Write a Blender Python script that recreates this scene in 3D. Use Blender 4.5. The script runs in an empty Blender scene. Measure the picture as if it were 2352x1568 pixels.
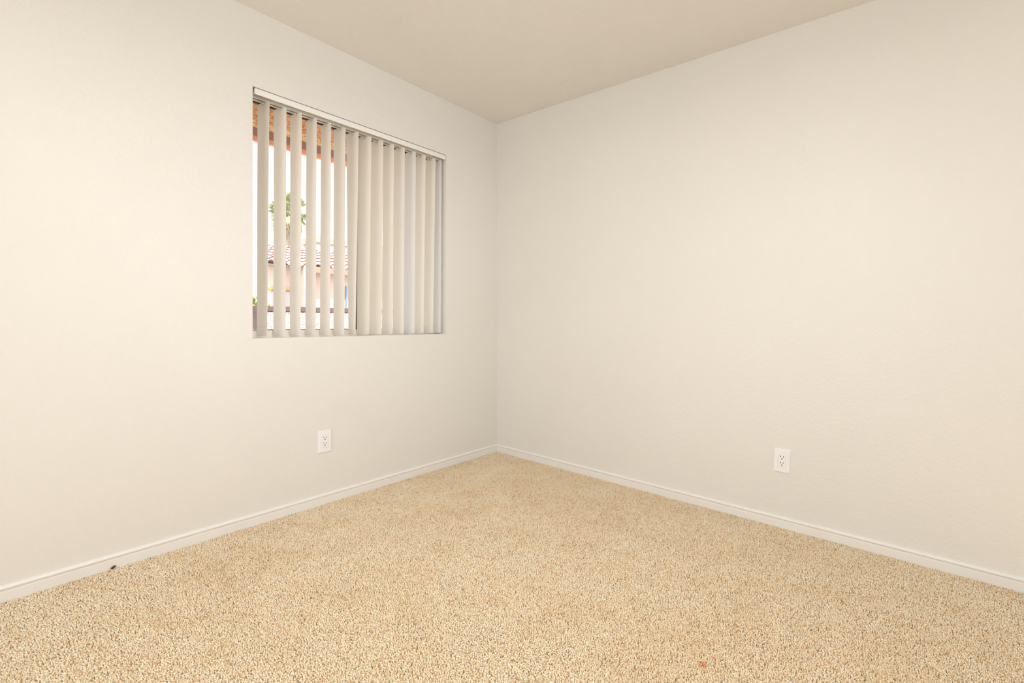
import bpy, bmesh, math, random
import numpy as np
from mathutils import Vector, Matrix
random.seed(7); rng = np.random.default_rng(7)
S = bpy.context.scene
COL = S.collection
# ------------------------------------------------------------------ camera
FPX, CX, HY = 1098.0, 1176.0, 742.0            # focal length, centre column and eye-level row for a 2352x1568 frame
YAW = math.atan(931 / FPX)                     # camera looks towards the corner, between the two walls
CAM = Vector((2.3958, -2.6495, 0.956))
cd = bpy.data.cameras.new('camera'); cam = bpy.data.objects.new('camera', cd); COL.objects.link(cam)
cam.location = CAM; cam.rotation_euler = (math.pi / 2, 0, YAW)
cd.sensor_width = 36; cd.sensor_fit = 'HORIZONTAL'; cd.lens = 36 * FPX / 2352
cd.shift_y = -(784 - HY) / 2352; cd.clip_start = 0.05; cd.clip_end = 300
S.camera = cam
# ------------------------------------------------------------------ sky, sun, exposure
S.view_settings.view_transform = 'Standard'; S.view_settings.look = 'None'
FILL_BACK, FILL_SIDE, FILL_CEIL = 19.5, 5.0, 21.5                          # added unseen sources: back window fill, side window fill, ceiling lamp (W)
S.view_settings.exposure = 0.04; S.view_settings.gamma = 1.0; S.view_settings.use_curve_mapping = False
W = bpy.data.worlds.new('world'); S.world = W; W.use_nodes = True
nt = W.node_tree; bg = nt.nodes['Background']
tc = nt.nodes.new('ShaderNodeTexCoord'); sx = nt.nodes.new('ShaderNodeSeparateXYZ'); cr = nt.nodes.new('ShaderNodeValToRGB')
nt.links.new(tc.outputs['Generated'], sx.inputs[0]); nt.links.new(sx.outputs['Z'], cr.inputs[0]); nt.links.new(cr.outputs[0], bg.inputs['Color'])
cr.color_ramp.elements[0].position = 0.0; cr.color_ramp.elements[0].color = (1.0, 0.995, 0.98, 1)
cr.color_ramp.elements[1].position = 0.6; cr.color_ramp.elements[1].color = (0.80, 0.90, 1.0, 1)
bg.inputs['Strength'].default_value = 2.4
sl = bpy.data.lights.new('sun', 'SUN'); sl.energy = 5.2; sl.angle = math.radians(0.6); sl.color = (1.0, 0.95, 0.88)
so = bpy.data.objects.new('sun', sl); COL.objects.link(so)
so.rotation_euler = Vector((0.62, -0.45, 0.95)).to_track_quat('Z', 'Y').to_euler()

# ------------------------------------------------------------------ helpers
def mat(name, color, rough=0.5, spec=0.5, nodes=None):
    m = bpy.data.materials.new(name); m.use_nodes = True
    b = m.node_tree.nodes['Principled BSDF']
    b.inputs['Base Color'].default_value = (*color, 1); b.inputs['Roughness'].default_value = rough
    b.inputs['Specular IOR Level'].default_value = spec
    if nodes: nodes(m.node_tree, b)
    return m
def noise(nt, scale, detail=2, dist=0.0, vec=None, rough=0.5):
    n = nt.nodes.new('ShaderNodeTexNoise'); n.inputs['Scale'].default_value = scale
    n.inputs['Detail'].default_value = detail; n.inputs['Distortion'].default_value = dist; n.inputs['Roughness'].default_value = rough
    if vec is None:
        t = nt.nodes.new('ShaderNodeTexCoord'); vec = t.outputs['Object']
    nt.links.new(vec, n.inputs['Vector']); return n
def ramp(nt, src, stops):
    r = nt.nodes.new('ShaderNodeValToRGB'); nt.links.new(src, r.inputs[0])
    e = r.color_ramp.elements
    e[0].position, e[0].color = stops[0][0], (*stops[0][1], 1)
    e[1].position, e[1].color = stops[-1][0], (*stops[-1][1], 1)
    for p, c in stops[1:-1]:
        k = e.new(p); k.color = (*c, 1)
    return r
def bump(nt, b, src, strength, dist, prev=None):
    n = nt.nodes.new('ShaderNodeBump'); n.inputs['Strength'].default_value = strength; n.inputs['Distance'].default_value = dist
    nt.links.new(src, n.inputs['Height'])
    if prev: nt.links.new(prev.outputs[0], n.inputs['Normal'])
    nt.links.new(n.outputs[0], b.inputs['Normal']); return n
def obj(name, bm, m, parent=None, smooth=False, bevel=0.0, seg=2):
    me = bpy.data.meshes.new(name)
    bmesh.ops.recalc_face_normals(bm, faces=bm.faces[:])
    bm.to_mesh(me); bm.free()
    if m: me.materials.append(m)
    if smooth:
        for p in me.polygons: p.use_smooth = True
    o = bpy.data.objects.new(name, me); COL.objects.link(o)
    if parent: o.parent = parent
    if bevel:
        md = o.modifiers.new('bevel', 'BEVEL'); md.width = bevel; md.segments = seg; md.limit_method = 'ANGLE'
    return o
def box(bm, x0, x1, y0, y1, z0, z1, f=None):
    vs = [bm.verts.new((x, y, z)) for x in (x0, x1) for y in (y0, y1) for z in (z0, z1)]
    if f:
        for v in vs: v.co.z += f(v.co)
    for q in ((0, 1, 3, 2), (4, 6, 7, 5), (0, 4, 5, 1), (2, 3, 7, 6), (0, 2, 6, 4), (1, 5, 7, 3)):
        bm.faces.new([vs[i] for i in q])
    return vs
def bx(*a, f=None):
    bm = bmesh.new(); box(bm, *a, f=f); return bm
def empty(name, loc, label=None, cat=None, group=None, kind=None):
    o = bpy.data.objects.new(name, None); COL.objects.link(o); o.location = loc; o.empty_display_size = 0.1
    return tag(o, label, cat, group, kind)
def tag(o, label=None, cat=None, group=None, kind=None):
    if label: o['label'] = label
    if cat: o['category'] = cat
    if group: o['group'] = group
    if kind: o['kind'] = kind
    return o
def cyl(bm, c, r, h, axis='X', n=20, r2=None):
    M = {'X': Matrix.Rotation(math.pi / 2, 4, 'Y'), 'Y': Matrix.Rotation(-math.pi / 2, 4, 'X'), 'Z': Matrix.Identity(4)}[axis]
    bmesh.ops.create_cone(bm, cap_ends=True, segments=n, radius1=r, radius2=r if r2 is None else r2, depth=h,
                          matrix=Matrix.Translation(c) @ M)
def tube(bm, pts, r, n=8):
    rings = []
    for i, p in enumerate(pts):
        p = Vector(p); a = Vector(pts[max(i - 1, 0)]); b = Vector(pts[min(i + 1, len(pts) - 1)])
        d = (b - a).normalized(); u = d.orthogonal().normalized(); v = d.cross(u)
        rr = r[i] if isinstance(r, (list, tuple)) else r
        rings.append([bm.verts.new(p + rr * (math.cos(t) * u + math.sin(t) * v)) for t in [2 * math.pi * k / n for k in range(n)]])
    for a, b in zip(rings, rings[1:]):
        for k in range(n): bm.faces.new((a[k], a[(k + 1) % n], b[(k + 1) % n], b[k]))
    bm.faces.new(rings[0]); bm.faces.new(rings[-1][::-1])
SL = -0.0253                                     # the house is slightly out of level along the right wall
def lv(co): return SL * co.x
H = 2.44; RX, RY = 4.1, -4.9                     # ceiling height, room extents

# ------------------------------------------------------------------ materials
def wall_nodes(strength, tone):
    def f(nt, b):
        n1 = noise(nt, 52, 3, 0.7, rough=0.55)
        r1 = ramp(nt, n1.outputs[0], [(0.44, (0, 0, 0)), (0.56, (1, 1, 1))])
        n2 = noise(nt, 130, 3, 0.6)
        mx = nt.nodes.new('ShaderNodeMix'); mx.data_type = 'FLOAT'; mx.inputs[0].default_value = 0.45
        nt.links.new(r1.outputs[0], mx.inputs[2]); nt.links.new(n2.outputs[0], mx.inputs[3])
        bump(nt, b, mx.outputs[0], strength, 0.0012)
        n3 = noise(nt, 1.3, 2)
        r3 = ramp(nt, n3.outputs[0], [(0.3, tuple(c * 0.985 for c in tone)), (0.7, tuple(c * 1.01 for c in tone))])
        nt.links.new(r3.outputs[0], b.inputs['Base Color'])
    return f
WALLC = (0.80, 0.766, 0.706)
M_wall = mat('wall_paint', WALLC, 0.42, 0.35, wall_nodes(0.42, WALLC))
CEILC = (0.885, 0.845, 0.77)
M_ceil = mat('ceiling_paint', CEILC, 0.7, 0.2, wall_nodes(0.6, CEILC))
M_trim = mat('trim_paint', (0.86, 0.83, 0.785), 0.35, 0.4)
M_plate = mat('outlet_plastic', (0.90, 0.89, 0.875), 0.3, 0.5)
M_dark = mat('slot_dark', (0.035, 0.03, 0.025), 0.6)
M_slot = mat('slot_shadow', (0.16, 0.14, 0.12), 0.6)
def vane_nodes(c):
    def f(nt, b):                                  # thin vinyl lets some daylight through
        tr = nt.nodes.new('ShaderNodeBsdfTranslucent'); tr.inputs['Color'].default_value = (*c, 1)
        mx = nt.nodes.new('ShaderNodeMixShader'); mx.inputs[0].default_value = 0.48
        nt.links.new(b.outputs[0], mx.inputs[1]); nt.links.new(tr.outputs[0], mx.inputs[2]); nt.links.new(mx.outputs[0], nt.nodes['Material Output'].inputs[0])
    return f
M_vane = mat('vane_vinyl', (0.95, 0.915, 0.855), 0.38, 0.4, vane_nodes((0.98, 0.94, 0.88)))
M_vane_w = mat('vane_white_vinyl', (0.92, 0.915, 0.90), 0.38, 0.4, vane_nodes((0.95, 0.94, 0.92)))
M_val = mat('valance_vinyl', (0.875, 0.85, 0.80), 0.35, 0.4)
M_rail = mat('headrail_metal', (0.72, 0.66, 0.56), 0.35, 0.5)
M_clip = mat('clear_clip_plastic', (0.72, 0.67, 0.58), 0.3, 0.5)
M_frame = mat('almond_vinyl', (0.82, 0.77, 0.68), 0.4)
M_bronze = mat('bronze_metal', (0.075, 0.05, 0.035), 0.45)
def glass_nodes(nt, b):
    nt.nodes.remove(b)
    t = nt.nodes.new('ShaderNodeBsdfTransparent'); g = nt.nodes.new('ShaderNodeBsdfGlossy'); g.inputs['Roughness'].default_value = 0.02
    fr = nt.nodes.new('ShaderNodeFresnel'); fr.inputs[0].default_value = 1.3
    m = nt.nodes.new('ShaderNodeMixShader'); nt.links.new(fr.outputs[0], m.inputs[0]); nt.links.new(t.outputs[0], m.inputs[1]); nt.links.new(g.outputs[0], m.inputs[2])
    nt.links.new(m.outputs[0], nt.nodes['Material Output'].inputs[0])
M_glass = mat('window_glass', (1, 1, 1), 0, 0.5, glass_nodes)

# ------------------------------------------------------------------ room shell
WY0, WY1, WZ0, WZ1 = -1.718, -0.500, 0.884, 2.077     # window opening in the left wall
WT = 0.15
def wall_left():
    bm = bmesh.new()
    Y0, Y1, Z0, Z1 = RY, 0.15, -0.15, 2.60
    def ring(x, y0, y1, z0, z1): return [bm.verts.new((x, y, z)) for y, z in ((y0, z0), (y1, z0), (y1, z1), (y0, z1))]
    oi, oo = ring(0, Y0, Y1, Z0, Z1), ring(-WT, Y0, Y1, Z0, Z1)
    r = 0.002
    profile = [(0.0, r), (-r * 0.29, r * 0.29), (-r, 0.0), (-WT, 0.0)]
    rings = [ring(x, WY0 - k, WY1 + k, WZ0 - k, WZ1 + k) for x, k in profile]
    def bridge(a, b):
        for i in range(4):
            j = (i + 1) % 4; bm.faces.new((a[i], a[j], b[j], b[i]))
    bridge(oi, rings[0])
    for a, b in zip(rings, rings[1:]): bridge(a, b)
    bridge(rings[-1], oo); bridge(oo, oi)
    return obj('wall_left', bm, M_wall)
tag(wall_left(), kind='structure')
tag(obj('wall_right', bx(0, RX, 0, 0.15, -0.3, 2.62), M_wall), kind='structure')
PX0, PX1, PZ0, PZ1 = 0.60, 2.60, 0.35, 2.12          # opening for an added, unseen window behind the camera that lights the room
bm = bmesh.new(); box(bm, 0, PX0, RY - 0.15, RY, -0.3, 2.62); box(bm, PX1, RX, RY - 0.15, RY, -0.3, 2.62)
box(bm, PX0, PX1, RY - 0.15, RY, -0.3, PZ0); box(bm, PX0, PX1, RY - 0.15, RY, PZ1, 2.62)
tag(obj('wall_back', bm, M_wall), kind='structure')
w2 = empty('added_window_back', (0, RY, 0), kind='structure')
bm = bmesh.new(); xm = (PX0 + PX1) / 2
for a in ((PX0, PX0 + .04, PZ0, PZ1), (PX1 - .04, PX1, PZ0, PZ1), (xm - .03, xm + .03, PZ0, PZ1), (PX0 + .04, PX1 - .04, PZ0, PZ0 + .04), (PX0 + .04, PX1 - .04, PZ1 - .04, PZ1)):
    box(bm, a[0], a[1], -0.11, -0.07, a[2], a[3])
obj('window_frame', bm, M_frame, w2)
dl = bpy.data.lights.new('added_back_fill', 'AREA'); dl.shape = 'RECTANGLE'; dl.size = PX1 - PX0 - .1; dl.size_y = PZ1 - PZ0 - .1  # area light added in the opening as room fill
dl.energy = FILL_BACK; dl.spread = math.radians(128); dl.color = (0.93, 0.985, 1.10)
do = bpy.data.objects.new('added_back_fill', dl); COL.objects.link(do); do.location = (xm, RY - 0.02, (PZ0 + PZ1) / 2); do.rotation_euler = (math.pi / 2, 0, 0)
QY0, QY1, QZ0, QZ1 = -1.95, -0.60, 0.80, 2.05          # second added window, unseen in the side wall, to light the left wall
bm = bmesh.new(); box(bm, RX, RX + 0.15, RY - 0.15, QY0, -0.3, 2.62); box(bm, RX, RX + 0.15, QY1, 0.15, -0.3, 2.62)
box(bm, RX, RX + 0.15, QY0, QY1, -0.3, QZ0); box(bm, RX, RX + 0.15, QY0, QY1, QZ1, 2.62)
tag(obj('wall_side', bm, M_wall), kind='structure')
w3 = empty('added_window_side', (RX, 0, 0), kind='structure')
bm = bmesh.new(); ym = (QY0 + QY1) / 2
for a in ((QY0, QY0 + .04, QZ0, QZ1), (QY1 - .04, QY1, QZ0, QZ1), (ym - .03, ym + .03, QZ0, QZ1), (QY0 + .04, QY1 - .04, QZ0, QZ0 + .04), (QY0 + .04, QY1 - .04, QZ1 - .04, QZ1)):
    box(bm, 0.07, 0.11, a[0], a[1], a[2], a[3])
obj('window_frame', bm, M_frame, w3)
dl = bpy.data.lights.new('added_side_fill', 'AREA'); dl.shape = 'RECTANGLE'; dl.size = QZ1 - QZ0 - .1; dl.size_y = QY1 - QY0 - .1  # area light added in the side opening as wall fill
dl.energy = FILL_SIDE; dl.spread = math.radians(64); dl.color = (0.93, 0.985, 1.10)
do = bpy.data.objects.new('added_side_fill', dl); COL.objects.link(do); do.location = (RX + 0.02, ym, (QZ0 + QZ1) / 2); do.rotation_euler = (0, math.pi / 2, 0)
tag(obj('ceiling', bx(-0.15, RX + 0.15, RY - 0.15, 0.15, H, H + 0.25, f=lv), M_ceil), kind='structure')
M_sub = mat('carpet_backing', (0.62, 0.48, 0.31), 0.9, 0.1)
tag(obj('floor', bx(0, RX, RY, 0, -0.2, -0.006, f=lv), M_sub), kind='structure')

# baseboards: thin flat board with a rounded bead along its top
BASE = [(0, -0.006), (0.010, -0.006), (0.010, 0.034), (0.0094, 0.038), (0.0096, 0.0405), (0.0112, 0.0430), (0.0124, 0.046), (0.0120, 0.050), (0.009, 0.0535), (0.004, 0.0555), (0, 0.056)]
def base_run(name, p0, p1, nrm):
    bm = bmesh.new(); p0 = Vector(p0); p1 = Vector(p1); nrm = Vector(nrm); rows = []
    for p in (p0, p1):
        rows.append([bm.verts.new(p + nrm * a + Vector((0, 0, b + SL * (p.x)))) for a, b in BASE])
    k = len(BASE)
    for i in range(k): bm.faces.new((rows[0][i], rows[0][(i + 1) % k], rows[1][(i + 1) % k], rows[1][i]))
    bm.faces.new(rows[0]); bm.faces.new(rows[1][::-1])
    return tag(obj(name, bm, M_trim), kind='structure')
base_run('baseboard_left', (0, RY, 0), (0, 0, 0), (1, 0, 0))
base_run('baseboard_right', (0, 0, 0), (RX, 0, 0), (0, -1, 0))
base_run('baseboard_back', (0, RY, 0), (RX, RY, 0), (0, 1, 0))

# ------------------------------------------------------------------ window: almond vinyl slider with bronze screen
FX0, FX1 = -0.148, -0.118
win = empty('window_1', (FX1, (WY0 + WY1) / 2, WZ0), kind='structure')
def wpart(name, bm, m, parent=win, bevel=0.0):
    bm.transform(Matrix.Translation(-win.location)); return obj(name, bm, m, parent, bevel=bevel)
bm = bmesh.new()
box(bm, FX0, FX1, WY0, WY1, WZ0, WZ0 + 0.036)
box(bm, FX0, FX1, WY0, WY1, WZ1 - 0.010, WZ1)
box(bm, FX0, FX1, WY0, WY0 + 0.030, WZ0 + 0.036, WZ1 - 0.010)
box(bm, FX0, FX1, WY1 - 0.030, WY1, WZ0 + 0.036, WZ1 - 0.010)
wpart('window_frame', bm, M_frame)
bm = bmesh.new(); y0, y1, z0, z1 = WY0 + 0.030, WY1 - 0.030, WZ0 + 0.036, WZ1 - 0.010
box(bm, FX0 + 0.004, FX0 + 0.016, y0, y1, z1 - 0.009, z1)
box(bm, FX0 + 0.004, FX0 + 0.016, y0, y1, z0, z0 + 0.004)
wpart('screen_frame', bm, M_bronze)
wpart('meeting_stile', bx(FX0 + 0.002, FX1 + 0.004, -1.114, -1.072, z0, z1), M_bronze, bevel=0.002)
wpart('pane', bx(FX0 + 0.018, FX0 + 0.022, y0, -1.114, z0, z1), M_glass)
wpart('pane', bx(FX0 + 0.018, FX0 + 0.022, -1.072, y1, z0, z1), M_glass)

# ------------------------------------------------------------------ vertical blind (one thing: valance, headrail, 15 slats)
bl = empty('vertical_blind', (-0.06, -1.11, WZ1), 'cream vertical blind with open slats hanging inside the window opening', 'blind')
def bpart(name, bm, m, parent=bl, **k):
    bm.transform(Matrix.Translation(-bl.location)); return obj(name, bm, m, parent, **k)
vy0, vy1 = WY0 + 0.012, WY1 - 0.004
bm = bmesh.new()                                  # valance: curved-edged strip on the room side with returns
prof = [(-0.008, 2.0455), (-0.0045, 2.047), (-0.003, 2.051), (-0.003, 2.0705), (-0.0040, 2.0738), (-0.0070, 2.0748), (-0.012, 2.0715), (-0.0075, 2.067), (-0.0062, 2.064), (-0.0062, 2.052), (-0.0085, 2.049)]
prof = prof[:6] + [(-0.036, 2.0745), (-0.036, 2.0725), (-0.010, 2.0710)] + prof[7:]  # top lip added back to the headrail, blocks light to darken the gap above
ra = [bm.verts.new((x, vy0, z)) for x, z in prof]; rb = [bm.verts.new((x, vy1, z)) for x, z in prof]
k = len(prof)
for i in range(k): bm.faces.new((ra[i], ra[(i + 1) % k], rb[(i + 1) % k], rb[i]))
bm.faces.new(ra); bm.faces.new(rb[::-1])
bpart('valance', bm, M_val)
bm = bmesh.new(); box(bm, -0.080, -0.004, vy0 - 0.0035, vy0, 2.047, 2.071); bpart('valance_return', bm, M_val, bevel=0.001)
bm = bmesh.new()                                  # headrail: channel with two lips and an open slot underneath
box(bm, -0.084, -0.038, vy0 + 0.004, vy1 - 0.004, 2.068, 2.071)
box(bm, -0.084, -0.081, vy0 + 0.004, vy1 - 0.004, 2.047, 2.068)
box(bm, -0.041, -0.038, vy0 + 0.004, vy1 - 0.004, 2.047, 2.068)
box(bm, -0.084, -0.067, vy0 + 0.004, vy1 - 0.004, 2.045, 2.0475)
box(bm, -0.055, -0.038, vy0 + 0.004, vy1 - 0.004, 2.045, 2.0475)
bpart('headrail', bm, M_rail)
for yy in (-1.60, -1.11, -0.62): bpart('valance_clip', bx(-0.038, -0.0065, yy - 0.012, yy + 0.012, 2.055, 2.062), M_clip)
SLT = [(-1.6453, 77, -1.6522, 81.5), (-1.5646, 73.5, -1.5679, 75.5), (-1.4834, 78, -1.4879, 81), (-1.3998, 82, -1.4062, 83),
       (-1.3183, 83.5, -1.3253, 84.5), (-1.2379, 76, -1.2428, 80.5), (-1.1584, 73.5, -1.1619, 96), (-1.0790, 66, -1.0913, 72.5),
       (-0.9976, 68, -1.0112, 65), (-0.9142, 79, -0.9249, 81), (-0.8359, 78, -0.8441, 79), (-0.7510, 77, -0.7606, 79),
       (-0.6715, 78, -0.6875, 80), (-0.5887, 78, -0.6084, 81), (-0.5361, 80, -0.5437, 80)]
SX, SW, SZT, SZB = -0.062, 0.089, 2.043, 0.893
def vane(i, yt, at_, yb, ab):
    bm = bmesh.new(); nz, nu = 14, 8; th = 0.0009; sag = 0.0024
    grids = []
    for side in (0, 1):
        g = []
        for a in range(nz + 1):
            t = a / nz; y = yt + (yb - yt) * t; ang = math.radians(at_ + (ab - at_) * t); z = SZT + (SZB - SZT) * t
            row = []
            for b in range(nu + 1):
                u = b / nu * 2 - 1; w = sag * (1 - u * u) + (th if side else 0)
                zz = z
                if a == 0: zz -= 0.006 * max(0, abs(u) - 0.75) / 0.25      # clipped top corners
                row.append(bm.verts.new((SX + u * SW / 2 * math.sin(ang) - w * math.cos(ang), y + u * SW / 2 * math.cos(ang) + w * math.sin(ang), zz)))
            g.append(row)
        grids.append(g)
    A, B = grids
    for a in range(nz):
        for b in range(nu):
            bm.faces.new((A[a][b], A[a][b + 1], A[a + 1][b + 1], A[a + 1][b])); bm.faces.new((B[a][b], B[a + 1][b], B[a + 1][b + 1], B[a][b + 1]))
        for b in (0, nu): bm.faces.new((A[a][b], A[a + 1][b], B[a + 1][b], B[a][b]))
    for a in (0, nz):
        for b in range(nu): bm.faces.new((A[a][b], B[a][b], B[a][b + 1], A[a][b + 1]))
    white = i in (11, 14)
    s = bpart('slat', bm, M_vane_w if white else M_vane, smooth=True)
    md = s.modifiers.new('edge', 'EDGE_SPLIT'); md.split_angle = math.radians(50)
    if white: s['label'] = 'whiter slat than its neighbours'
    c = bmesh.new()                                # hook that drops from the rail and grips the top of the slat
    tube(c, [(SX, yt, 2.060), (SX, yt, 2.036), (SX + 0.002, yt + 0.004, 2.028)], 0.0022, 8)
    box(c, SX - 0.005, SX + 0.005, yt + 0.004, yt + 0.0055, 2.028, 2.041)
    box(c, SX - 0.004, SX + 0.004, yt - 0.0045, yt - 0.003, 2.029, 2.044)
    c.transform(Matrix.Translation(-bl.location)); obj('slat_hook', c, M_clip, s)
    h = bmesh.new(); ang = math.radians(ab); zt = SZB + 0.046     # welded seam line above the bottom weight pocket
    pts = []
    for b in range(nu + 1):
        u = (b / nu * 2 - 1) * 0.98
        w = sag * (1 - u * u) - 0.0003
        tt = (SZT - zt) / (SZT - SZB); y = yt + (yb - yt) * tt; an = math.radians(at_ + (ab - at_) * tt)
        pts.append((SX + u * SW / 2 * math.sin(an) - w * math.cos(an), y + u * SW / 2 * math.cos(an) + w * math.sin(an), zt))
    tube(h, pts, 0.0006, 6)
    h.transform(Matrix.Translation(-bl.location)); obj('hem_seam', h, M_vane_w if white else M_vane, s)
    return s
for i, a in enumerate(SLT): vane(i, *a)

# ------------------------------------------------------------------ outlets
def outlet(loc, rotz, roll, label):
    r = empty('wall_outlet', loc, label, 'outlet', 'decorator outlets low on the walls')
    r.rotation_euler = (0, roll, rotz)
    # local frame: x along the wall, y into the room (negative), z up
    bm = bmesh.new()
    def rg(y, w, h): return [bm.verts.new((x, y, z)) for x, z in ((-w, -h), (w, -h), (w, h), (-w, h))]
    R = [rg(0, .0352, .0570), rg(-.0042, .0350, .0568), rg(-.0056, .0338, .0556), rg(-.0058, .0320, .0538), rg(-.0056, .0176, .0342), rg(-.0042, .0172, .0338)]
    for a, b in zip(R, R[1:]):
        for i in range(4): bm.faces.new((a[i], a[(i + 1) % 4], b[(i + 1) % 4], b[i]))
    bm.faces.new(R[-1]); bm.faces.new(R[0][::-1])
    obj('plate', bm, M_plate, r)
    ins = obj('receptacle', bx(-.0166, .0166, -.0066, -.003, -.0333, .0333), M_plate, r, bevel=.0012)
    for zc in (.0165, -.0145):
        obj('slot', bx(-.0078, -.0052, -.0070, -.0060, zc + .0005, zc + .0095), M_slot if rotz else M_dark, ins)
        obj('slot', bx(.0052, .0076, -.0070, -.0060, zc + .0005, zc + .0082), M_slot if rotz else M_dark, ins)
        b2 = bmesh.new(); cyl(b2, Vector((0, -.0065, zc - .0070)), .0027, .001, 'Y', 16); box(b2, -.0027, .0027, -.0070, -.0060, zc - .0085, zc - .0068)
        obj('ground_hole', b2, M_dark, ins)
    return r
outlet((0.0, -1.3605, 0.3315), math.pi / 2, 0, 'white duplex outlet on the left wall below the window')
outlet((1.889, 0.0, 0.2815), 0, math.radians(2.4), 'white duplex outlet on the bare right wall, slightly tilted')

# small dark fleck of debris lying against the left baseboard
bm = bmesh.new(); bmesh.ops.create_icosphere(bm, subdivisions=2, radius=1.0)
for v in bm.verts:
    v.co = Vector((v.co.x * 0.004, v.co.y * (0.009 + 0.002 * math.sin(5 * v.co.z)), v.co.z * 0.0045 + 0.2 * 0.004 * math.sin(v.co.y * 6)))
fl = obj('debris_fleck', bm, M_dark, smooth=True); fl.location = (0.0155, -2.235, 0.009); fl.rotation_euler = (0.3, 0, 0.2)
tag(fl, 'tiny black fleck of debris on the carpet against the left baseboard', 'debris')

# ------------------------------------------------------------------ ceiling light added out of view to brighten the room
LX, LY = 1.9, -2.1
LZ = H + SL * LX
lamp = empty('added_ceiling_light', (LX, LY, LZ), 'added round flush ceiling light out of view, with frosted glass diffuser', 'ceiling light')
bm = bmesh.new(); cyl(bm, Vector((0, 0, -0.02)), 0.19, 0.04, 'Z', 48)
obj('canopy', bm, mat('lamp_metal', (0.7, 0.68, 0.63), 0.3), lamp, bevel=0.004)
bm = bmesh.new(); n = 48; rows = []
for k2 in range(9):
    t = k2 / 8 * math.pi / 2; rr = 0.175 * math.cos(t); zz = -0.04 - 0.075 * math.sin(t)
    rows.append([bm.verts.new((rr * math.cos(2 * math.pi * j / n), rr * math.sin(2 * math.pi * j / n), zz)) for j in range(n)] if k2 < 8 else [bm.verts.new((0, 0, zz))])
for a, b in zip(rows, rows[1:]):
    for j in range(n):
        if len(b) > 1: bm.faces.new((a[j], a[(j + 1) % n], b[(j + 1) % n], b[j]))
        else: bm.faces.new((a[j], a[(j + 1) % n], b[0]))
def em(nt, b):
    b.inputs['Emission Color'].default_value = (1.0, 0.95, 0.88, 1); b.inputs['Emission Strength'].default_value = 1.2
obj('diffuser', bm, mat('lamp_glass', (0.9, 0.88, 0.84), 0.3, 0.5, em), lamp, smooth=True)
ld = bpy.data.lights.new('added_ceiling_fill', 'AREA'); ld.shape = 'DISK'; ld.size = 0.32; ld.energy = FILL_CEIL; ld.color = (1.0, 0.98, 0.95)
lo = bpy.data.objects.new('added_ceiling_fill', ld); COL.objects.link(lo); lo.parent = lamp; lo.location = (0, 0, -0.125)

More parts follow.
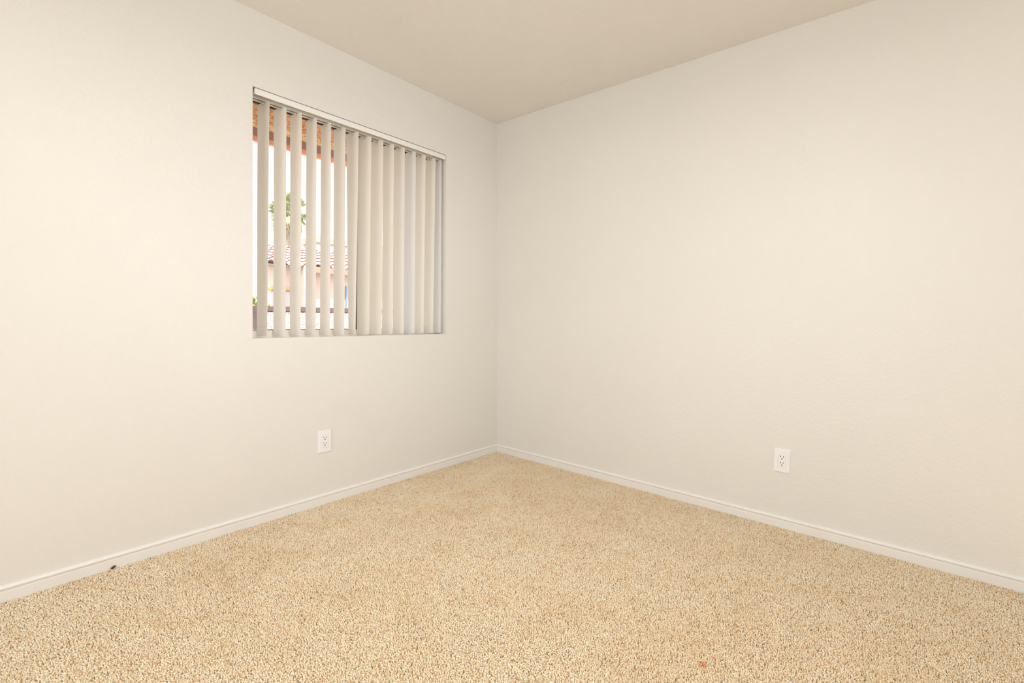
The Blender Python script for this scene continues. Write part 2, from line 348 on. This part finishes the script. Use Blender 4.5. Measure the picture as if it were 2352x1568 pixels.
# ------------------------------------------------------------------ carpet pile
def fnoise(x, y, sc, seed):                      # smooth value noise on a grid
    r = np.random.default_rng(seed).random((64, 64)); x = x * sc + 7.3; y = y * sc + 31.7
    xi = np.floor(x).astype(int); yi = np.floor(y).astype(int); fx = x - xi; fy = y - yi
    fx = fx * fx * (3 - 2 * fx); fy = fy * fy * (3 - 2 * fy)
    g = lambda a, b: r[a % 64, b % 64]
    return (g(xi, yi) * (1 - fx) + g(xi + 1, yi) * fx) * (1 - fy) + (g(xi, yi + 1) * (1 - fx) + g(xi + 1, yi + 1) * fx) * fy
def carpet():
    xs, ys, ss = [], [], []
    for xa, xb, ya, yb, q in ((0.012, 3.3, -3.4, -0.011, 0.0045), (3.3, RX - 0.008, -3.4, -0.011, 0.007), (0.012, RX - 0.008, RY + 0.012, -3.4, 0.007)):
        gx, gy = np.meshgrid(np.arange(xa, xb, q), np.arange(ya, yb, q))
        xs.append(gx.ravel() + rng.uniform(-.5, .5, gx.size) * q); ys.append(gy.ravel() + rng.uniform(-.5, .5, gx.size) * q); ss.append(np.full(gx.size, q))
    x = np.concatenate(xs); y = np.concatenate(ys); sp = np.concatenate(ss); N = x.size
    x = np.maximum(x, 0.0125); y = np.minimum(y, -0.0125)
    u_ = 0.8 * x + 0.6 * y; v_ = -0.6 * x + 0.8 * y            # brushed and trodden patches: pile leans, its shading and soil tinted into the yarn
    big = 0.24 * fnoise(x, y, 3.0, 1) + 0.30 * fnoise(u_, v_ * 2.0, 5.5, 2) + 0.28 * fnoise(x, y, 13, 3) + 0.18 * fnoise(x, y, 30, 4)
    big = np.clip((big - 0.5) * 3.8, -1, 1)
    ang = rng.uniform(0, 2 * math.pi, N); r = sp * rng.uniform(0.56, 0.80, N)
    h = rng.uniform(0.0065, 0.0105, N); la = rng.uniform(0, 2 * math.pi, N); ll = rng.uniform(0, 0.0035, N)
    lx = ll * np.cos(la) + 0.0010 * big; ly = ll * np.sin(la) - 0.0022 * big
    z0 = -0.0062 + SL * x
    V = np.zeros((N, 7, 3), np.float32)
    for k in range(3):
        a = ang + k * 2 * math.pi / 3
        V[:, k, 0] = x + 0.8 * r * np.cos(a); V[:, k, 1] = y + 0.8 * r * np.sin(a); V[:, k, 2] = z0
        V[:, k + 3, 0] = x + lx * .6 + r * np.cos(a + .5); V[:, k + 3, 1] = y + ly * .6 + r * np.sin(a + .5); V[:, k + 3, 2] = z0 + h * rng.uniform(.78, .93, N)
    V[:, 6, 0] = x + lx; V[:, 6, 1] = y + ly; V[:, 6, 2] = z0 + h
    V[:, :, 0] = np.clip(V[:, :, 0], 0.0104, RX - 0.001); V[:, :, 1] = np.minimum(V[:, :, 1], -0.0104)
    T = []
    for k in range(3):
        j = (k + 1) % 3; T += [(k, j, j + 3), (k, j + 3, k + 3), (k + 3, j + 3, 6)]
    T = np.array(T, np.int32)
    F = (T[None] + (np.arange(N, dtype=np.int32) * 7)[:, None, None]).reshape(-1, 3)
    me = bpy.data.meshes.new('carpet_pile'); nf = F.shape[0]
    me.vertices.add(N * 7); me.vertices.foreach_set('co', V.reshape(-1))
    me.loops.add(nf * 3); me.loops.foreach_set('vertex_index', F.reshape(-1))
    me.polygons.add(nf); me.polygons.foreach_set('loop_start', np.arange(nf, dtype=np.int32) * 3)
    # yarn colours: mostly cream and sand, some tan and brown flecks
    pal = np.array([(0.98, 0.83, 0.60), (0.96, 0.78, 0.54), (0.90, 0.71, 0.46), (0.99, 0.90, 0.73), (0.76, 0.55, 0.33), (0.93, 0.68, 0.47), (0.58, 0.41, 0.25), (0.92, 0.82, 0.62)])
    ci = rng.choice(8, N, p=[.28, .21, .13, .15, .07, .05, .025, .085])
    c = pal[ci] * (1 + big[:, None] * np.array([0.055, 0.085, 0.125]) + rng.uniform(-.06, .06, N)[:, None]) * np.array([0.985, 0.97, 0.95])
    c = c / np.maximum(c.max(1, keepdims=True) / 0.985, 1)
    for sx_, sy_, rad in ((1.916, -1.216, 0.011), (1.929, -1.165, 0.006)):       # small orange stains
        d = np.hypot(x - sx_, y - sy_) / rad; w = np.clip(1.4 - d, 0, 0.7)[:, None]
        c = c * (1 - w) + np.array([(0.80, 0.26, 0.13)]) * w
    col = np.ones((N, 7, 4), np.float32); col[:, :, :3] = np.clip(c, 0, 1)[:, None, :]
    ca = me.color_attributes.new('yarn', 'FLOAT_COLOR', 'POINT'); ca.data.foreach_set('color', col.reshape(-1))
    me.update(calc_edges=True)
    def cn(nt, b):
        a = nt.nodes.new('ShaderNodeAttribute'); a.attribute_name = 'yarn'; nt.links.new(a.outputs['Color'], b.inputs['Base Color'])
        tr = nt.nodes.new('ShaderNodeBsdfTranslucent'); nt.links.new(a.outputs['Color'], tr.inputs['Color'])
        mx = nt.nodes.new('ShaderNodeMixShader'); mx.inputs[0].default_value = 0.0
        nt.links.new(b.outputs[0], mx.inputs[1]); nt.links.new(tr.outputs[0], mx.inputs[2]); nt.links.new(mx.outputs[0], nt.nodes['Material Output'].inputs[0])
    me.materials.append(mat('carpet_yarn', (0.8, 0.62, 0.4), 0.9, 0.1, cn))
    o = bpy.data.objects.new('carpet_pile', me); COL.objects.link(o)
    tag(o, 'speckled beige cut pile carpet covering the whole floor', 'carpet', kind='stuff')
carpet()

# ------------------------------------------------------------------ outside, beyond the left wall (x < 0)
def at(px, py, X):                               # point of the vertical plane x = X seen at a photo pixel
    F = Vector((-math.sin(YAW), math.cos(YAW), 0)); R = Vector((math.cos(YAW), math.sin(YAW), 0))
    d = F + (px - CX) / FPX * R - (py - HY) / FPX * Vector((0, 0, 1)); return CAM + d * ((X - CAM.x) / d.x)
def spk(c1, c2, scale, lo=.4, hi=.6):
    def f(nt, b):
        n = noise(nt, scale, 4); r = ramp(nt, n.outputs[0], [(lo, c1), (hi, c2)]); nt.links.new(r.outputs[0], b.inputs['Base Color'])
        bump(nt, b, n.outputs[0], 0.4, 0.01)
    return f
# own eave
M_deck = mat('eave_deck_wood', (0.60, 0.29, 0.14), 0.7, 0.2, spk((0.50, 0.20, 0.085), (0.80, 0.42, 0.20), 55))
M_tan = mat('eave_tan_wood', (0.8, 0.5, 0.24), 0.7, 0.2, spk((0.66, 0.36, 0.14), (0.98, 0.72, 0.40), 60))
M_brown = mat('eave_brown_wood', (0.36, 0.20, 0.15), 0.7, 0.2)
M_fascia = mat('fascia_orange', (0.95, 0.40, 0.26), 0.6, 0.2)
ev = empty('roof_eave', (-0.15, -1.1, 2.7), 'orange brown wooden roof eave outside above the window', 'eave')
def epart(name, bm, m): bm.transform(Matrix.Translation(-ev.location)); obj(name, bm, m, ev)
def slope(co): return (co.x + 1.25) * 0.33
epart('roof_deck', bx(-1.19, -0.15, -5, 3, 2.385, 2.42, f=slope), M_deck)
epart('ledger_strip', bx(-1.255, -1.19, -5, 3, 2.372, 2.42), M_tan)
epart('inner_board', bx(-1.29, -1.255, -5, 3, 2.325, 2.44), M_brown)
epart('fascia_board', bx(-1.325, -1.29, -5, 3, 2.290, 2.46), M_fascia)
# gravel bank
def gn(nt, b):
    v = nt.nodes.new('ShaderNodeTexVoronoi'); v.inputs['Scale'].default_value = 30
    t = nt.nodes.new('ShaderNodeTexCoord'); nt.links.new(t.outputs['Object'], v.inputs['Vector'])
    r = ramp(nt, v.outputs['Distance'], [(0.0, (0.56, .54, .49)), (0.50, (0.52, .48, .42)), (0.70, (0.24, .18, .13))]); nt.links.new(r.outputs[0], b.inputs['Base Color'])
    bump(nt, b, v.outputs['Distance'], -1.0, 0.03)
M_gravel = mat('gravel', (0.416, 0.390, 0.338), 0.9, 0.1, gn)
bm = bmesh.new(); zr = at(620, 714, -7).z; segs = [(-0.16, -0.1), (-4.6, 0.1), (-7.05, zr), (-60, zr)]
rws = []
for xx, zz in segs: rws.append([bm.verts.new((xx, yy, zz)) for yy in np.linspace(-14, 40, 10)])
for a, b in zip(rws, rws[1:]):
    for i in range(9): bm.faces.new((a[i], a[i + 1], b[i + 1], b[i]))
tag(obj('gravel_ground', bm, M_gravel), 'pale crushed gravel bank rising outside the window', 'gravel', kind='stuff')
M_rail2 = mat('dark_rail_paint', (0.160, 0.108, 0.100), 0.6, 0.3)
pl = at(592, 705, -7)
tag(obj('low_rail', bx(-7.12, -7.0, pl.y, 12, zr, at(620, 703, -7).z), M_rail2), 'low dark brown rail along the top of the gravel bank', 'rail')
bm = bx(-7.2, -6.3, pl.y - 2.5, at(590.5, 705, -6.3).y, 0.55, at(586, 702, -6.3).z)
tag(obj('dark_pier', bm, mat('pier_paint', (0.116, 0.080, 0.088), 0.7, 0.2, spk((0.096, 0.068, 0.072), (0.152, 0.104, 0.104), 3))), 'dark grey brown pier at the left end of the low rail', 'pier')
# neighbouring house
HXF = -15.0
M_stucco = mat('pale_stucco', (0.72, 0.585, 0.51), 0.9, 0.1)
M_stucco2 = mat('beige_stucco', (0.416, 0.302, 0.229), 0.9, 0.1)
M_white = mat('white_stucco', (0.494, 0.484, 0.458), 0.9, 0.1)
M_lintel = mat('orange_wood', (0.74, 0.42, 0.13), 0.7)
M_garage = mat('garage_paint', (0.40, 0.34, 0.365), 0.6)
hs = empty('neighbour_house', (HXF, at(700, 640, HXF).y, zr), 'pale stucco house with red tiled roof seen between the left slats', 'house')
def hpart(name, bm, m, parent=hs, **k):
    bm.transform(Matrix.Translation(-hs.location)); return obj(name, bm, m, parent, **k)
hy0 = at(607, 640, HXF).y; hy1 = 14.0; ez = 3.0
dy1 = at(690, 680, HXF).y; dzt = at(630, 665, HXF).z
bm = bmesh.new(); plan = [(HXF, hy0), (HXF, hy1), (HXF - 8.4, hy1), (HXF - 8.4, at(601, 640, HXF - 8.4).y)]
lo_ = [bm.verts.new((x, y, zr)) for x, y in plan]; hi_ = [bm.verts.new((x, y, ez)) for x, y in plan]
for i in range(4): bm.faces.new((lo_[i], lo_[(i + 1) % 4], hi_[(i + 1) % 4], hi_[i]))
bm.faces.new(lo_); bm.faces.new(hi_)
hpart('house_wall', bm, M_stucco)
hpart('garage_door', bx(HXF - 0.02, HXF + 0.03, hy0 + 0.25, dy1 - 0.05, zr, dzt), M_garage)
hpart('door_lintel', bx(HXF, HXF + 0.08, hy0 + 0.1, dy1 + 0.05, dzt, dzt + 0.09), M_lintel)
hpart('door_casing', bx(HXF, HXF + 0.08, dy1 - 0.07, dy1 + 0.05, zr, dzt), M_lintel)
fy = at(716, 630, HXF + .6).y
hpart('fascia', bx(HXF + 0.52, HXF + 0.62, fy, hy1 + .5, ez - 0.19, ez + 0.03), mat('orange_fascia', (0.62, 0.27, 0.20), 0.7))
cy = at(700, 640, HXF + 0.6).y
hpart('wall_column', bx(HXF, HXF + 0.62, cy - 0.05, cy + 0.22, zr, at(700, 605, HXF + .6).z), mat('column_stucco', (0.52, 0.43, 0.385), 0.9, 0.1))
hpart('downspout', bx(HXF + 0.02, HXF + 0.1, at(792.4, 700, HXF).y, at(793.9, 700, HXF).y, zr, at(792, 657, HXF).z), mat('downspout_blue', (0.22, 0.34, 0.60), 0.5))
# tiled roof: rows of curved barrel tiles
def roof():
    bm = bmesh.new(); x0, x1 = HXF + 0.62, HXF - 4.0; zr1 = 4.28
    ya, yb = at(612, 610, HXF + .6).y, hy1 + 0.4; rowsn = 11; tw = 0.42
    L = math.hypot(x1 - x0, zr1 - ez); ux, uz = (x1 - x0) / L, (zr1 - ez) / L; nx, nz_ = -uz, ux
    if nz_ < 0: nx, nz_ = -nx, -nz_
    ncol = int((yb - ya) / tw)
    for rr in range(rowsn):
        s0 = L * rr / rowsn; s1 = L * (rr + 1) / rowsn + 0.03
        ys = at(600, 610, x0 + ux * s0).y
        for cc in range(ncol):
            y0 = ya + cc * tw
            if y0 < ys: continue
            K = 8; prev = None
            for kx in range(K + 1):
                t = kx / K; yy = y0 + tw * t
                hh = 0.085 * math.sin(math.pi * min(t / 0.62, 1)) if t < 0.62 else -0.05 * math.sin(math.pi * (t - 0.62) / 0.38)
                ring = []
                for s, add in ((s0, 0.045), (s1, 0.0), (s0, 0.0)):
                    h = hh + add
                    ring.append(bm.verts.new((x0 + ux * s + nx * h, yy, ez + uz * s + nz_ * h)))
                if prev:
                    bm.faces.new((prev[0], ring[0], ring[1], prev[1])); f = bm.faces.new((prev[2], ring[2], ring[0], prev[0])); f.material_index = 1
                prev = ring
    v = [bm.verts.new(p) for p in ((x0, ya, ez - .03), (x0, yb, ez - .03), (x1, yb, zr1 - .03), (x1, at(602, 610, x1).y, zr1 - .03), (x1 - 4.5, at(603, 610, x1 - 4.5).y, ez - .03), (x1 - 4.5, yb, ez - .03))]
    bm.faces.new((v[0], v[1], v[2], v[3])); bm.faces.new((v[3], v[2], v[5], v[4])); bm.faces.new((v[0], v[3], v[4])); bm.faces.new((v[1], v[5], v[2])); bm.faces.new((v[0], v[4], v[5], v[1]))
    bm.transform(Matrix.Translation(-hs.location))
    me = bpy.data.meshes.new('tile_roof'); bm.to_mesh(me); bm.free()
    me.materials.append(mat('roof_tile', (0.484, 0.416, 0.385), 0.8, 0.1, spk((0.458, 0.364, 0.322), (0.510, 0.468, 0.437), 1.6)))
    me.materials.append(mat('roof_tile_edge', (0.260, 0.104, 0.088), 0.9, 0.1))
    o = bpy.data.objects.new('tile_roof', me); COL.objects.link(o); o.parent = hs
roof()
# far white block with beige parapet
bk = empty('far_building', (-26, at(760, 600, -26).y, 0), 'pale building with beige parapet rising behind the tiled roof', 'building')
b0, b1 = at(727, 560, -24).y, at(727, 560, -24).y + 12
def kpart(name, bm, m): bm.transform(Matrix.Translation(-bk.location)); obj(name, bm, m, bk)
kpart('building_wall', bx(-25.5, -24, b0, b1, zr, at(760, 561, -24).z), M_white)
kpart('parapet', bx(-25.6, -23.9, b0 - .1, b1 + .1, at(760, 561, -24).z, at(760, 547, -24).z), mat('parapet_stucco', (0.447, 0.374, 0.312), 0.9, 0.1))
# fan palm
pc = at(664, 487, -30)
M_trunk = mat('palm_trunk', (0.416, 0.322, 0.260), 0.9, 0.1, spk((0.364, 0.260, 0.198), (0.468, 0.385, 0.322), 6))
def leafn(c1, c2):
    return spk(c1, c2, 1.5)
M_pg = mat('palm_green', (0.208, 0.260, 0.104), 0.6, 0.3, leafn((0.30, 0.38, 0.17), (0.52, 0.56, 0.32)))
M_py = mat('palm_dry', (0.416, 0.364, 0.182), 0.7, 0.2, leafn((0.60, 0.48, 0.22), (0.74, 0.68, 0.40)))
pm = empty('fan_palm', (pc.x, pc.y, zr), 'tall green fan palm standing behind the tiled roof', 'palm tree')
bm = bmesh.new(); zs = np.linspace(0, pc.z - zr, 14)
tube(bm, [(0.05 * math.sin(z * .7), -0.15 + 0.1 * math.sin(z * .4), z) for z in zs], [0.24 - 0.008 * i for i in range(14)], 12)
obj('trunk', bm, M_trunk, pm, smooth=True)
def frond(i):
    el = math.radians(random.uniform(-55, 78)); az = random.uniform(0, 2 * math.pi)
    d = Vector((math.cos(el) * math.cos(az), math.cos(el) * math.sin(az), math.sin(el))); c = Vector((0, 0, pc.z - zr))
    st = 0.15; ln = random.uniform(0.60, 1.0)
    p1 = c + d * ln; side = d.cross(Vector((0, 0, 1))).normalized(); up = side.cross(d)
    bm = bmesh.new(); tube(bm, [c + d * st, c + d * (ln * .6) + Vector((0, 0, .02)), p1], [0.022, 0.016, 0.012], 5)
    nL = 17
    for k3 in range(nL):
        a = math.radians(-80 + 160 * k3 / (nL - 1)); dd = (d * math.cos(a) + side * math.sin(a)).normalized()
        l = 0.78 * (0.75 + 0.25 * math.cos(a)); q = p1 + dd * l * .55 + Vector((0, 0, -0.02)); e = p1 + dd * l + Vector((0, 0, -0.20 - 0.1 * random.random()))
        w = dd.cross(up).normalized() * 0.030; f_ = up * 0.012
        v = [bm.verts.new(x_) for x_ in (p1 - w * .3, p1 + w * .3, q + w, q - w, q + f_, e)]
        bm.faces.new((v[0], v[4], v[3])); bm.faces.new((v[0], v[1], v[4])); bm.faces.new((v[1], v[2], v[4])); bm.faces.new((v[3], v[4], v[5])); bm.faces.new((v[4], v[2], v[5]))
    obj('frond', bm, M_py if el < math.radians(-32) and i % 2 else M_pg, pm)
for i in range(84): frond(i)
# yellow-green shrub far left
bp = at(583, 697, -12)
bm = bmesh.new()
for k4 in range(420):
    a = random.uniform(0, 2 * math.pi); el = random.uniform(0, math.pi / 2); rr = random.uniform(.5, 1)
    p = Vector((0.55 * rr * math.cos(a) * math.cos(el), 0.55 * rr * math.sin(a) * math.cos(el), 0.52 * rr * math.sin(el)))
    u = Vector((random.gauss(0, 1), random.gauss(0, 1), random.gauss(0, 1))).normalized(); w = u.orthogonal().normalized() * 0.02; u *= 0.05
    bm.faces.new([bm.verts.new(p + x_) for x_ in (-u, w, u, -w)])
sh = empty('garden_shrub', (bp.x, bp.y, zr), 'small yellow green shrub beyond the dark pier', 'shrub')
obj('foliage', bm, mat('shrub_leaf', (0.343, 0.364, 0.130), 0.7, 0.2), sh)
bm = bmesh.new(); tube(bm, [(0, 0, 0), (0, 0, 0.3)], [0.05, 0.03], 8); obj('stem', bm, M_trunk, sh)
